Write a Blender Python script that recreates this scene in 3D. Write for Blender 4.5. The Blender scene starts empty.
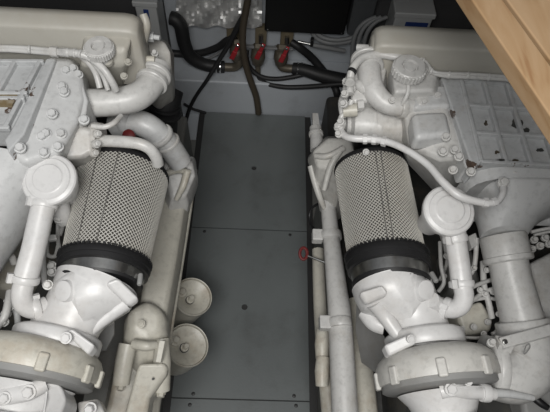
import bpy, bmesh, math, random
from mathutils import Vector as V, Matrix
random.seed(4)
S = bpy.context.scene
COL = S.collection

# ------------------------------------------------------------------ camera
FPX = 500.0
_pit, _yaw, _rol = 1.0324, .0621, .0933
CAM = V((.0334, -1.4791, 1.6922))
CF = V((math.sin(_yaw)*math.cos(_pit), math.cos(_yaw)*math.cos(_pit), -math.sin(_pit)))
_r = CF.cross(V((0, 0, 1))).normalized(); _u = _r.cross(CF)
CR = _r*math.cos(_rol)+_u*math.sin(_rol)
CU = -_r*math.sin(_rol)+_u*math.cos(_rol)
cd = bpy.data.cameras.new('camera'); cam = bpy.data.objects.new('camera', cd); COL.objects.link(cam)
cd.sensor_width = 36; cd.lens = FPX*36/550; cd.clip_start = .02
m = Matrix((CR, CU, -CF)).transposed().to_4x4(); m.translation = CAM
cam.matrix_world = m
S.camera = cam

# ------------------------------------------------------------------ light
S.view_settings.view_transform = 'Standard'; S.view_settings.look = 'None'
S.view_settings.gamma = 1; S.view_settings.use_curve_mapping = False
S.view_settings.exposure = -0.18
w = bpy.data.worlds.new('world'); S.world = w; w.use_nodes = True
w.node_tree.nodes['Background'].inputs[0].default_value = (.9, .94, 1, 1)
w.node_tree.nodes['Background'].inputs[1].default_value = .26
def area(name, loc, target, size, energy, col):
    l = bpy.data.lights.new(name, 'AREA'); l.shape = 'RECTANGLE'; l.size, l.size_y = size; l.energy = energy; l.color = col
    o = bpy.data.objects.new(name, l); COL.objects.link(o); o.location = loc
    o.rotation_euler = (V(target)-V(loc)).to_track_quat('-Z', 'Y').to_euler()
    return o
area('hatch_daylight', (-.05, -1.8, 2.2), (.05, -.6, .4), (.8, .65), 31, (1, .985, .955))

# ------------------------------------------------------------------ pixel -> place helpers
def ray(px, py): return CF+CR*((px-275)/FPX)-CU*((py-206)/FPX)
def P(px, py, z):
    d = ray(px, py); return CAM+d*((z-CAM.z)/d.z)
def PY(px, py, y):
    d = ray(px, py); return CAM+d*((y-CAM.y)/d.y)
def depth(p): return (p-CAM).dot(CF)
def pr(p, rpx): return rpx*depth(p)/FPX

# ------------------------------------------------------------------ materials
def mat(name, col, rough=.5, metal=0, stain=None, stain_amt=.3, scale=9, bump=.15, bscale=40, col2=None, chips=None, chip_at=.7, fine=0):
    m = bpy.data.materials.new(name); m.use_nodes = True
    n, L = m.node_tree.nodes, m.node_tree.links
    b = n['Principled BSDF']; b.inputs['Roughness'].default_value = rough; b.inputs['Metallic'].default_value = metal
    tc = n.new('ShaderNodeTexCoord')
    def noise(sc, det=5, rg=.6):
        t = n.new('ShaderNodeTexNoise'); t.inputs['Scale'].default_value = sc; t.inputs['Detail'].default_value = det
        t.inputs['Roughness'].default_value = rg; L.new(tc.outputs['Object'], t.inputs['Vector']); return t
    def ramp(src, a, b_):
        r = n.new('ShaderNodeMapRange'); r.inputs['From Min'].default_value = a; r.inputs['From Max'].default_value = b_
        L.new(src, r.inputs['Value']); return r.outputs['Result']
    def mix(f, a, bb):
        x = n.new('ShaderNodeMix'); x.data_type = 'RGBA'
        if hasattr(f, 'node'): L.new(f, x.inputs['Factor'])
        else: x.inputs['Factor'].default_value = f
        for s, i in ((a, 6), (bb, 7)):
            if hasattr(s, 'node'): L.new(s, x.inputs[i])
            else: x.inputs[i].default_value = (*s, 1)
        return x.outputs[2]
    c = mix(ramp(noise(3).outputs['Fac'], .35, .65), col, col2 or tuple(v*.88 for v in col))
    if stain:
        f = ramp(noise(scale, 8, .7).outputs['Fac'], .52, .8)
        mm = n.new('ShaderNodeMath'); mm.operation = 'MULTIPLY'; mm.inputs[1].default_value = stain_amt; L.new(f, mm.inputs[0])
        c = mix(mm.outputs[0], c, stain)
    if chips:
        f = ramp(noise(15, 5, .6).outputs['Fac'], chip_at, chip_at+.015)
        c = mix(f, c, chips)
    if fine:
        f = ramp(noise(70, 6, .65).outputs['Fac'], .5, .78)
        mm = n.new('ShaderNodeMath'); mm.operation = 'MULTIPLY'; mm.inputs[1].default_value = fine; L.new(f, mm.inputs[0])
        c = mix(mm.outputs[0], c, tuple(v*.45 for v in col))
    L.new(c, b.inputs['Base Color'])
    if bump:
        bp = n.new('ShaderNodeBump'); bp.inputs['Strength'].default_value = bump; bp.inputs['Distance'].default_value = .003
        L.new(noise(bscale, 4).outputs['Fac'], bp.inputs['Height']); L.new(bp.outputs[0], b.inputs['Normal'])
    return m
WHITE = mat('white_engine_paint', (.59, .585, .57), .36, stain=(.26, .21, .15), stain_amt=.6, bump=.25, fine=.5)
WHITE2 = mat('bright_white_paint', (.67, .665, .66), .33, stain=(.38, .33, .27), stain_amt=.4, bump=.15, fine=.3)
GREYW = mat('cool_grey_white_paint', (.575, .58, .58), .38, stain=(.27, .23, .18), stain_amt=.5, bump=.2, fine=.45)
CHIPW = mat('chipped_white_paint', (.51, .52, .525), .42, stain=(.27, .20, .14), stain_amt=.5, fine=.5, chips=(.09, .06, .045), chip_at=.64, bump=.15)
CREAM = mat('aged_cream_paint', (.55, .53, .465), .4, stain=(.25, .155, .07), stain_amt=.75, scale=7, bump=.3, fine=.5)
OLDW = mat('aged_white_paint', (.57, .56, .53), .4, stain=(.28, .20, .11), stain_amt=.6, scale=8, bump=.3, fine=.5)
BEIGE = mat('beige_tank_paint', (.455, .44, .395), .45, stain=(.36, .30, .22), stain_amt=.4, scale=6)
GREASE = mat('greasy_dark_metal', (.05, .05, .048), .5, stain=(.16, .13, .09), stain_amt=.6, bump=.4)
DIRTY = mat('dirty_grey_paint', (.20, .20, .19), .55, stain=(.10, .08, .06), stain_amt=.7, bump=.3)
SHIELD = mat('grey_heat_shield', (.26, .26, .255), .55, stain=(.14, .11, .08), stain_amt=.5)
RUBBER = mat('black_rubber', (.014, .014, .015), .5, bump=.1)
HOSE = mat('black_hose', (.017, .017, .018), .55, bump=.2, bscale=90)
BROWNHOSE = mat('brown_hose', (.065, .052, .036), .6, stain=(.12, .09, .06))
STEEL = mat('worn_steel', (.45, .45, .44), .32, 1, stain=(.12, .11, .10), stain_amt=.8, scale=12)
CHROME = mat('bright_steel', (.8, .8, .8), .2, 1, bump=0)
BRASS = mat('dull_brass', (.15, .13, .10), .5, .5, stain=(.08, .07, .06), stain_amt=.7)
WIREMESH = mat('galvanised_mesh', (.66, .645, .60), .38, .3, bump=0, stain=(.35, .27, .17), stain_amt=.35, scale=5)
SEAM = mat('dull_seam_metal', (.16, .155, .145), .5, .3, bump=0)
PAPER = mat('filter_paper', (.10, .095, .083), .9, bump=0)
PLATE = mat('grey_floor_plate', (.16, .175, .176), .36, stain=(.07, .07, .066), stain_amt=.6, scale=5, bump=.1, bscale=120)
SCREW = mat('dark_screw', (.03, .03, .03), .5)
BULK = mat('blue_grey_bulkhead_paint', (.50, .53, .565), .5, stain=(.17, .17, .17), stain_amt=.5, scale=5, bump=.2)
BILGE = mat('dark_bilge', (.035, .035, .035), .7)
DARKP = mat('dark_wall_paint_and_shade', (.07, .07, .072), .7)
FOIL = mat('silver_foil', (.80, .80, .79), .40, .55, bump=.3, bscale=15)
BLACKBOX = mat('black_panel', (.006, .006, .006), .5, bump=0)
GREYBOX = mat('grey_cabinet', (.085, .09, .095), .55)
RED = mat('red_plastic', (.42, .022, .03), .4, bump=0)
DULLRED = mat('dull_red_plastic', (.16, .018, .018), .5, bump=0)
LABELBLUE = mat('blue_label', (.03, .06, .22), .5, bump=0)
BOXWHITE = mat('white_plastic', (.55, .56, .56), .5)
GREYHOSE = mat('grey_hose', (.24, .245, .25), .5)
BLOCKW = mat('plywood_block', (.17, .14, .09), .7, stain=(.06, .05, .04), stain_amt=.6, scale=20)
DECK = mat('deck_underside', (.16, .13, .10), .7)

def wood():
    m = bpy.data.materials.new('varnished_oak'); m.use_nodes = True
    n, L = m.node_tree.nodes, m.node_tree.links; b = n['Principled BSDF']; b.inputs['Roughness'].default_value = .5
    tc = n.new('ShaderNodeTexCoord'); mp = n.new('ShaderNodeMapping'); mp.inputs['Scale'].default_value = (14, 2.2, 14)
    mp.inputs['Rotation'].default_value = (0, 0, -.28)
    L.new(tc.outputs['Object'], mp.inputs['Vector'])
    t = n.new('ShaderNodeTexNoise'); t.inputs['Scale'].default_value = 2.5; t.inputs['Detail'].default_value = 8; t.inputs['Distortion'].default_value = 1.2
    L.new(mp.outputs[0], t.inputs['Vector'])
    r = n.new('ShaderNodeValToRGB'); e = r.color_ramp.elements
    e[0].position = .3; e[0].color = (.235, .13, .06, 1); e[1].position = .60; e[1].color = (.33, .22, .125, 1)
    x = e.new(.42); x.color = (.295, .188, .098, 1)
    L.new(t.outputs['Fac'], r.inputs[0]); L.new(r.outputs[0], b.inputs['Base Color'])
    return m
OAK = wood()

# ------------------------------------------------------------------ mesh helpers
class MB:
    def __init__(s): s.v = []; s.f = []
    def add(s, vs, fs):
        o = len(s.v); s.v += [V(v) for v in vs]; s.f += [tuple(i+o for i in f) for f in fs]; return s
    def rings(s, rs, closed=True, cap=True):
        n = len(rs[0]); vs = [p for r in rs for p in r]; fs = []
        for i in range(len(rs)-1):
            for j in range(n if closed else n-1):
                k = (j+1) % n
                fs.append((i*n+j, i*n+k, (i+1)*n+k, (i+1)*n+j))
        if cap:
            fs.append(tuple(range(n-1, -1, -1))); fs.append(tuple((len(rs)-1)*n+j for j in range(n)))
        return s.add(vs, fs)
    def tube(s, pts, rad, seg=12, smooth=True, cap=True):
        pts = [V(p) for p in pts]; n = len(pts)
        rad = list(rad) if hasattr(rad, '__len__') else [rad]*n
        if smooth and n > 2:
            q, rr = [], []
            for i in range(n-1):
                a, b, c, d = pts[max(i-1, 0)], pts[i], pts[i+1], pts[min(i+2, n-1)]
                for k in range(6):
                    t = k/6
                    q.append(.5*((2*b)+(c-a)*t+(2*a-5*b+4*c-d)*t*t+(3*b-a-3*c+d)*t**3)); rr.append(rad[i]*(1-t)+rad[i+1]*t)
            q.append(pts[-1]); rr.append(rad[-1]); pts, rad = q, rr
        n = len(pts); rs = []; up = None
        for i in range(n):
            d = (pts[min(i+1, n-1)]-pts[max(i-1, 0)]).normalized()
            if up is None: up = d.orthogonal().normalized()
            up = (up-d*up.dot(d)).normalized(); sd = d.cross(up)
            rs.append([pts[i]+(up*math.cos(a)+sd*math.sin(a))*rad[i] for a in (2*math.pi*k/seg for k in range(seg))])
        return s.rings(rs, cap=cap)
    def lathe(s, o, ax, prof, seg=32, cap=True):
        o, ax = V(o), V(ax).normalized(); u = ax.orthogonal().normalized(); w = ax.cross(u)
        rs = [[o+ax*t+(u*math.cos(a)+w*math.sin(a))*r for a in (2*math.pi*k/seg for k in range(seg))] for t, r in prof]
        return s.rings(rs, cap=cap)
    def prism(s, top, down):
        top = [V(p) for p in top]; down = V(down)
        return s.rings([top, [p+down for p in top]])
    def box(s, a, b):
        (x0, y0, z0), (x1, y1, z1) = a, b
        return s.prism([(x0, y0, z1), (x1, y0, z1), (x1, y1, z1), (x0, y1, z1)], (0, 0, z0-z1))
    def obox(s, c, ex, ey, ez):
        c, ex, ey, ez = V(c), V(ex)/2, V(ey)/2, V(ez)/2
        return s.prism([c-ex-ey+ez, c+ex-ey+ez, c+ex+ey+ez, c-ex+ey+ez], -2*ez)
    def bar(s, a, b, wd, th, up=(0, 0, 1)):
        a, b, up = V(a), V(b), V(up); d = b-a; sd = d.cross(up).normalized()*wd; upn = sd.cross(d).normalized()*th
        return s.obox((a+b)/2, d, sd, upn)

ORIG = {}
def add(name, mb, material, parent=None, bevel=0, sub=0, kind=None, angle=40):
    me = bpy.data.meshes.new(name)
    org = V(parent['_org']) if parent and '_org' in parent else V((0, 0, 0))
    if not parent:
        lo = V([min(v[i] for v in mb.v) for i in range(3)]); hi = V([max(v[i] for v in mb.v) for i in range(3)])
        org = V(((lo.x+hi.x)/2, (lo.y+hi.y)/2, lo.z))
    me.from_pydata([v-org for v in mb.v], [], mb.f)
    bm = bmesh.new(); bm.from_mesh(me); bmesh.ops.recalc_face_normals(bm, faces=bm.faces); bm.to_mesh(me); bm.free()
    me.polygons.foreach_set('use_smooth', [True]*len(me.polygons))
    me.set_sharp_from_angle(angle=math.radians(angle)); me.materials.append(material)
    o = bpy.data.objects.new(name, me); COL.objects.link(o)
    if parent: o.parent = parent
    else: o.location = org
    o['_org'] = list(org)
    if bevel:
        b = o.modifiers.new('bevel', 'BEVEL'); b.width = bevel; b.segments = 3; b.limit_method = 'ANGLE'; b.angle_limit = math.radians(35); b.harden_normals = True
    if sub:
        b = o.modifiers.new('subsurf', 'SUBSURF'); b.levels = sub; b.render_levels = sub
    if kind: o['kind'] = kind
    return o
def tag(o, label, cat, group=None):
    o['label'] = label; o['category'] = cat
    if group: o['group'] = group
    return o
def root(name, loc):
    o = bpy.data.objects.new(name, None); COL.objects.link(o); o.location = loc; o['_org'] = list(loc); return o
def pts_of(l): return [P(*p) for p in l]
def T(name, parent, material, l, rpx, seg=12, smooth=True, mb=None):
    """tube through (px, py, z) places, radius in pixels at its first place"""
    ps = pts_of(l)
    rad = [pr(p, r) for p, r in zip(ps, rpx)] if hasattr(rpx, '__len__') else [pr(ps[0], rpx)]*len(ps)
    b = MB().tube(ps, rad, seg, smooth)
    return add(name, b, material, parent)
def quad(name, parent, material, corners, dz, bevel=.004):
    return add(name, MB().prism(pts_of(corners), (0, 0, -dz)), material, parent, bevel)
BOLTS = {}
def bolt(parent, p, n, r=.008, h=.008, material=None, name='bolt'):
    p, n = V(p), V(n).normalized(); material = material or WHITE
    r *= .72; h *= .8
    b = MB().lathe(p-n*.004, n, [(0, r*1.3), (.004+h*.2, r*1.3)], 16).lathe(p, n, [(0, r), (h*.85, r), (h, r*.8)], 6)
    return add(name, b, material, parent, angle=30)
def clamp(parent, a, b, r, wd=.012, material=None, lug=None, name='hose_clamp'):
    """band round a pipe at a, axis a->b"""
    a, b = V(a), V(b); d = (b-a).normalized()
    mb = MB().lathe(a-d*wd/2, d, [(0, r*.9), (0, r), (wd*.2, r*1.05), (wd*.8, r*1.05), (wd, r), (wd, r*.9)], 28)
    if lug is not None:
        l = V(lug).normalized(); l = (l-d*l.dot(d)).normalized()
        mb.obox(a+l*r*1.12, l*r*.35, d*wd*1.3, l.cross(d)*r*.42)
    return add(name, mb, material or WHITE, parent, angle=35)

# ------------------------------------------------------------------ setting
fl = add('floor', MB().box((-1.4, -2.6, -.14), (1.4, .4, -.1)), BILGE, kind='structure')
add('wall_back', MB().box((-1.4, .156, -.1), (1.4, .20, 1.28)), BULK, kind='structure')
add('wall_left', MB().box((-1.44, -2.6, -.1), (-1.4, .2, 1.28)), DARKP, kind='structure')
add('wall_right', MB().box((1.4, -2.6, -.1), (1.44, .2, 1.28)), DARKP, kind='structure')
add('wall_front', MB().box((-1.44, -2.64, -.1), (1.44, -2.6, 1.28)), DARKP, kind='structure')
DZ = 1.28
add('ceiling', MB().box((-1.44, -.74, DZ), (1.44, .2, DZ+.04)).box((-1.44, -2.64, DZ), (-.95, -.74, DZ+.04)).box((.56, -2.64, DZ), (1.44, -.74, DZ+.04)).box((-.95, -2.64, DZ), (.56, -2.3, DZ+.04)), DECK, kind='structure')
add('trim_1', MB().box((-1.4, .004, -.1), (1.4, .156, .18)), BULK, bevel=.008, kind='structure')
add('trim_shade_left', MB().box((-1.4, .140, .18), (-.36, .156, 1.28)), DARKP, kind='structure')  # added dark panel: deck shadow behind the left tank put into its colour
add('trim_shade_right', MB().box((.43, .140, .18), (1.4, .156, 1.28)), DARKP, kind='structure')  # its counterpart behind the right tank, deck shade painted in as well
# engine bearers under the floor plates
add('trim_2', MB().box((-.36, -2.4, -.1), (-.245, -.145, -.02)), DIRTY, kind='structure')
add('trim_3', MB().box((.245, -2.4, -.1), (.36, -.055, -.02)), DIRTY, kind='structure')
add('trim_5', MB().box((-.55, -.14, -.1), (-.25, .004, -.03)), BULK, kind='structure')
add('trim_6', MB().box((.25, -.05, -.1), (.5, .004, -.03)), BULK, kind='structure')
add('trim_4', MB().box((-.245, -2.4, -.1), (.245, -.0, -.008)), BILGE, kind='structure')

def plate(y0, y1, label, holes, screws, dz=0):
    r = root('floor_plate', (0, (y0+y1)/2, -.008))
    hw = .22
    mb = MB(); bm_pts = []
    # top face with a round hole: ring of quads round each hole, via a grid of the outline
    if holes:
        hx, hy = holes[0]; R = .0105; n = 32
        out, inn = [], []
        for k in range(n):
            a = 2*math.pi*k/n; c, s_ = math.cos(a), math.sin(a)
            tx = (hw-hx)/c if c > 1e-6 else ((-hw-hx)/c if c < -1e-6 else 1e9)
            ty = (y1-hy)/s_ if s_ > 1e-6 else ((y0-hy)/s_ if s_ < -1e-6 else 1e9)
            t = min(tx, ty); out.append(V((hx+c*t, hy+s_*t, 0))); inn.append(V((hx+c*R, hy+s_*R, 0)))
        for cx, cy in ((-hw, y0), (hw, y0), (hw, y1), (-hw, y1)):
            i = min(range(n), key=lambda i: (out[i]-V((cx, cy, 0))).length); out[i] = V((cx, cy, 0))
        d = V((0, 0, -.007))
        vs = out+inn+[p+d for p in out]+[p+d for p in inn]; fs = []
        for k in range(n):
            j = (k+1) % n
            fs += [(k, j, n+j, n+k), (2*n+k, 2*n+j, 3*n+j, 3*n+k), (k, j, 2*n+j, 2*n+k), (n+k, n+j, 3*n+j, 3*n+k)]
        mb.add(vs, fs)
    else: mb.box((-hw, y0, -.007), (hw, y1, 0))
    add('panel', mb, PLATE, r, angle=30)
    for x, y in screws:
        add('screw', MB().lathe((x, y, -.002), (0, 0, 1), [(0, .006), (.0035, .006), (.0045, .004)], 16), SCREW, r)
    tag(r, label, 'floor plate', 'grey floor plates between the engines'); return r
h1 = P(254, 168, 0); h2 = P(244.6, 307, 0)
plate(-.577, -.002, 'grey floor plate nearest the bulkhead, with one round finger hole', [(h1.x, h1.y)], [])
s1 = P(204.5, 231.5, 0); s2 = P(290, 235, 0); s3 = P(193, 396.5, 0); s4 = P(294, 398, 0)
plate(-1.193, -.581, 'grey middle floor plate beside the two domed filters, with round finger hole', [(h2.x, h2.y)], [(s1.x, s1.y), (s2.x, s2.y), (s3.x, s3.y+.008), (s4.x, s4.y+.006)])
s5 = P(190, 403.5, 0); s6 = P(296, 404.5, 0)
plate(-1.75, -1.197, 'grey floor plate cut by the bottom edge of the picture, no hole in sight', [], [(s5.x, s5.y-.004), (s6.x, s6.y-.004)])

# ------------------------------------------------------------------ shared engine builders
def air_filter(eng, cx, cz, r, yf, yn, seam_off, collar, shear=0, y_fix=0, taper=1.0):
    """pleated element inside a diamond mesh sleeve, axis along y"""
    ln = yf-yn; n = 180
    mb = MB()
    rs = [[V((cx+math.cos(2*math.pi*k/n)*(r-.004-.005*(k % 2)), y, cz+math.sin(2*math.pi*k/n)*(r-.004-.005*(k % 2)))) for k in range(n)] for y in (yn, yf)]
    def sk(b):
        for v in b.v:
            t = (yf-v.y)/ln; k = 1+(taper-1)*min(max(t, 0), 1.3)
            v.x = cx+(v.x-cx)*k+shear*(v.y-y_fix); v.z = cz+(v.z-cz)*k
        return b
    f = add('air_filter', sk(mb.rings(rs)), PAPER, eng, angle=10)
    mb = MB(); N = 66; st = 34; wd = .00115
    for sgn in (1, -1):
        for i in range(N):
            a0 = 2*math.pi*i/N; pv = []
            for k in range(st+1):
                t = k/st; a = a0+sgn*t*2*math.pi*(ln/.0082*.98)/N
                for s_ in (-1, 1):
                    for rr in (r+.0006*(sgn > 0), r-.0014+.0006*(sgn > 0)):
                        aa = a+s_*wd/r
                        pv.append(V((cx+math.cos(aa)*rr, yn+t*ln, cz+math.sin(aa)*rr)))
            fs = []
            for k in range(st):
                o = 4*k
                fs += [(o, o+2, o+6, o+4), (o, o+4, o+5, o+1), (o+2, o+3, o+7, o+6)]
            mb.add(pv, fs)
    add('mesh_sleeve', sk(mb), WIREMESH, f, angle=20)
    for ang in seam_off:
        c, s_ = math.cos(ang), math.sin(ang)
        p0 = V((cx+c*r*1.004, yn, cz+s_*r*1.004)); p1 = V((cx+math.cos(ang-.10)*r*1.004, yf, cz+math.sin(ang-.10)*r*1.004))
        add('seam_strip', sk(MB().bar(p0, p1, .0022, .0016, (c, 0, s_))), SEAM, f)
    add('end_ring', sk(MB().lathe((cx, yf, cz), (0, 1, 0), [(-.002, r*.98), (-.002, r*1.012), (.006, r*1.02), (.010, r*1.0), (.010, r*.8)], 64)), RUBBER, f)
    y1, y2, y3 = collar
    mb = MB().lathe((cx, yn, cz), (0, -1, 0), [(-.004, r*.98), (-.004, r*1.05), (.0, r*1.085), ((yn-y1)*.5, r*1.085), ((yn-y1)*.55, r*1.06), (yn-y1, r*1.065), (yn-y1+.002, r*.97)], 64)
    for k in range(60):
        a = 2*math.pi*k/60; c, s_ = math.cos(a), math.sin(a)
        mb.obox((cx+c*r*1.065, yn+.004, cz+s_*r*1.065), V((c, 0, s_))*.006, V((0, .005, 0)), V((-s_, 0, c))*.005)
    add('rubber_collar', sk(mb), RUBBER, f)
    add('clamp_band', sk(MB().lathe((cx, y1+.002, cz), (0, -1, 0), [(0, r*.9), (0, r*.985), (y1-y2+.002, r*.965), (y1-y2+.002, r*.9)], 64)), STEEL, f)
    add('clamp_bolt', sk(MB().lathe((cx+r*.97, (y1+y2)/2, cz+.03), (.2, -1, .3), [(0, .006), (.022, .006), (.024, .004)], 10)), SHIELD, f)
    add('sealing_lip', sk(MB().lathe((cx, y2, cz), (0, -1, 0), [(0, r*.9), (0, r*.99), (y2-y3, r*.97), (y2-y3, r*.85)], 64)), RUBBER, f)
    return f
def breather(eng, c, rpx, hgt, body, pipe, pipe_r, elbow, elbow_r, clamps):
    top = P(*c); r = pr(top, rpx)
    bax = V((0, .28, -1))
    b = add('breather', MB().lathe(top, bax, [(.012, r*.93), (.014, r*.88), (.024, r*.88), (.026, r*.80), (hgt*.7, r*.78), (hgt*.75, r*.6), (hgt+.05, r*.5)], 40), WHITE2, eng)
    add('breather_cap', MB().lathe(top, bax, [(-.006, r*.02), (-.006, r*.52), (-.0045, r*.55), (-.0035, r*.6), (-.004, r*.78), (-.002, r*.82), (.0, r*.95), (.003, r*1.0), (.012, r*1.0), (.014, r*.94)], 48), WHITE2, b, angle=25)
    ps = pts_of(pipe); add('breather_pipe', MB().tube(ps, pr(ps[0], pipe_r), 18), WHITE2, b)
    ps2 = pts_of(elbow); add('elbow', MB().tube(ps2, pr(ps2[0], elbow_r), 18), WHITE2, b)
    for p, q, k in clamps:
        p, q = P(*p), P(*q); clamp(b, p, q, pr(p, k), .013, WHITE2, lug=(-.6, 0, .6))
    return b
def turbo(eng, s, inlet, flange, ring, ringR, ringW, back, name='turbocharger'):
    tone = OLDW if s > 0 else CREAM
    """s=+1 right engine, -1 left. inlet: [(point, radius)], flange: (point, r, axis), ring: point"""
    ax = V(flange[2]).normalized()
    t = add(name, MB().tube([p for p, _ in inlet], [r for _, r in inlet], 36), WHITE2, eng)
    fp, fr = V(flange[0]), flange[1]
    mb = MB().lathe(fp+ax*.018, -ax, [(0, fr*.7), (.002, fr*.88), (.006, fr*.97), (.010, fr), (.030, fr), (.036, fr*.96), (.036, fr*.8)], 48)
    add('flange_band', mb, WHITE2, t)
    rp = V(ring)
    R, W = ringR, ringW
    prof = [(0, R*.55), (.0, R*.70), (W*.10, R*.84), (W*.28, R*.94), (W*.5, R*.99), (W*.8, R), (W*1.0, R*.985), (W*1.0, R*.94)]
    c = add('compressor_housing', MB().lathe(rp, -ax, prof, 64), tone, t)
    add('back_plate', MB().lathe(rp-ax*W*.97, -ax, [(0, R*.93), (.012, R*.93), (.016, R*.88), (.02, R*.5), (.03, R*.45)], 48), SHIELD, t)
    u = V((1, 0, 0)); u = (u-ax*u.dot(ax)).normalized(); z = u.cross(ax); z = z if z.z > 0 else -z
    for a in (20, 62, 105, 150, 185, 355):
        d = u*math.cos(math.radians(a))+z*math.sin(math.radians(a))
        add('clamp_lug', MB().obox(rp-ax*W*.82+d*R*.995, ax*W*.55, d.cross(ax)*.018, d*.011), tone, t, .004)
    # bearing housing behind the plate
    bp = rp-ax*(W+.02)
    add('bearing_housing', MB().lathe(bp, -ax, [(0, R*.70), (.02, R*.56), (.05, R*.45), (.10, R*.44), (.13, R*.55), (.16, R*.6)], 36), WHITE2, t)
    d = (u*(-.25*s)+z).normalized(); sd = d.cross(ax)
    q = bp-ax*.07+d*R*.47
    add('oil_flange', MB().obox(q, sd*.12, ax*.042, d*.03), WHITE2, t, .008)
    for k in (-.042, .042): bolt(t, q+sd*k+d*.015, d, .0085, .009, WHITE2)
    tp = bp-ax*.15
    add('turbine_housing', MB().lathe(tp, -ax, [(0, R*.5), (.0, R*.8), (.02, R*.95), (.06, R*1.0), (.1, R*.95), (.12, R*.7)], 48), CREAM, t)
    return t, u, z

# ================================================================== RIGHT ENGINE
RE = root('marine_engine', (.6, -.85, -.1))
tag(RE, 'white painted marine engine right of the floor plates, under the wooden planks', 'engine', 'pair of engines')
FZ = .69; FR = .0885
yn = P(390, 241, FZ+FR).y; yf = P(375, 150, FZ+FR).y
yc1 = P(390, 254, FZ+FR).y; yc2 = P(390, 266, FZ+FR*.97).y; yc3 = P(390, 270, FZ+FR*.97).y
FX = .3215
add('engine_block', MB().box((.38, -1.6, -.10), (1.1, -.25, .52)).box((.27, -1.6, -.08), (1.05, -.15, .30)), GREASE, RE, .02)
add('crankcase_side', MB().box((.245, -1.7, -.06), (.30, -.52, .30)), DIRTY, RE, .012)
air_filter(RE, FX, FZ, FR, yf, yn, (1.78, 1.64), (yc1, yc2, yc3), -.070, yn, .965)
fa = FX-.002
pA = V((FX, yc3+.004, FZ))
rP = P(425, 345, .668); rR = P(431, 352, .665)
inl = [(pA, .082), (pA+V((.004, -.015, 0)), .080), (P(398, 285, .685), .072), (P(408, 301, .68), .063), (P(417, 320, .674), .058), (rP, .062), (rP+V((.0, -.02, 0)), .064)]
axR = V((-.10, 1, .05))
tR, uR, zR = turbo(RE, 1, inl, (rP+V((0, .010, 0)), .082, axR), rP+V((.012, -.012, 0)), .122, .062, None)
def inlet_details(t, s, boss, slab, lugs, ribs, zt):
    b = P(*boss[:3]); n = V((boss[3], -.35, .8)).normalized(); r = pr(b, boss[4])
    add('inlet_boss', MB().lathe(b-n*.03, n, [(0, r*1.7), (.015, r*1.25), (.028, r*1.03), (.031, r*.98), (.032, r*.85)], 28), WHITE2, t)
    add('cast_pad', MB().prism(pts_of(slab), (0, 0, -.020)), WHITE2, t, .007)
    for l in lugs: add('clamp_block', MB().prism(pts_of(l), (0, 0, -.03)), WHITE2, t, .005)
    for r_ in ribs: T('cast_rib', t, WHITE2, r_[0], r_[1])
inlet_details(tR, 1, (426, 290, .760, .35, 10), [(359, 292, .752), (383, 284, .778), (389, 294, .77), (366, 304, .74)],
    [[(384, 345, .728), (411, 333, .752), (417, 343, .747), (389, 356, .722)], [(450, 337, .735), (466, 343, .715), (470, 352, .705), (452, 346, .73)]],
    [([(374, 302, .722), (385, 316, .705), (399, 336, .700)], [9, 8, 7]), ([(432, 300, .74), (444, 308, .71), (455, 312, .70)], [8, 8, 7])], .7)
bolt(tR, P(411, 339, .754), (.1, -.3, .9), .009, .006, WHITE2)
T('drain_stub', tR, WHITE2, [(366, 312, .66), (374, 322, .665), (385, 326, .67)], 9)
q = P(451, 390, .725)
T('oil_line', tR, WHITE2, [(440, 391, .73), (452, 389, .735), (466, 392, .728), (484, 393, .72), (494, 394, .715)], [8, 8, 7, 6, 6])
T('oil_hose', tR, GREYW, [(488, 393, .718), (510, 394, .71), (533, 398, .70)], [4.5, 4, 3])
bolt(tR, P(451, 389, .752), (0, -.3, 1), .013, .012, WHITE2)
bolt(tR, P(468, 382, .745), (0, -.3, 1), .008, .012, WHITE2)
clamp(tR, P(485, 393, .718), P(495, 394, .715), pr(P(485, 393, .718), 8.5), .016, WHITE2)
# heat shield plate with a ragged rim
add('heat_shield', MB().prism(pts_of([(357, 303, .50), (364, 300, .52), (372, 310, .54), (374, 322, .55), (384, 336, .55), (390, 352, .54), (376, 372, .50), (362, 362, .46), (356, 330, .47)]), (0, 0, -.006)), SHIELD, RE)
# side pipe along the flank
sp = add('side_pipe', MB().tube(pts_of([(328, 168, .47), (328, 200, .46), (331.5, 240, .455), (337, 290, .445), (340, 320, .44), (345, 412, .42), (347, 450, .41)]), [.021, .022, .023, .028, .031, .032, .032], 20), WHITE, RE)
for py, px in ((236, 331), (323, 340)):
    p = P(px, py, .45); clamp(sp, p, p+V((.012, -.2, -.01)), .029, .022, WHITE)
    add('clamp_lug', MB().obox(p+V((-.038, 0, -.005)), (.03, 0, 0), (0, .035, 0), (0, 0, .03)), WHITE, sp, .004)
T('lower_pipe', RE, CREAM, [(356, 300, .36), (361, 345, .36), (366, 412, .36), (369, 440, .36)], [9, 10, 12, 12])
for y0, l in ((345, 1), (372, 0)):
    T('injector_stub', RE, CREAM, [(323, y0-14, .36), (322, y0, .36), (322, y0+14, .35)], [7, 7.5, 6.5], seg=14, smooth=False)
T('flank_rail', RE, CREAM, [(318, 250, .30), (321, 320, .30), (330, 412, .28), (333, 440, .28)], [6, 7, 9, 9])
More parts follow.
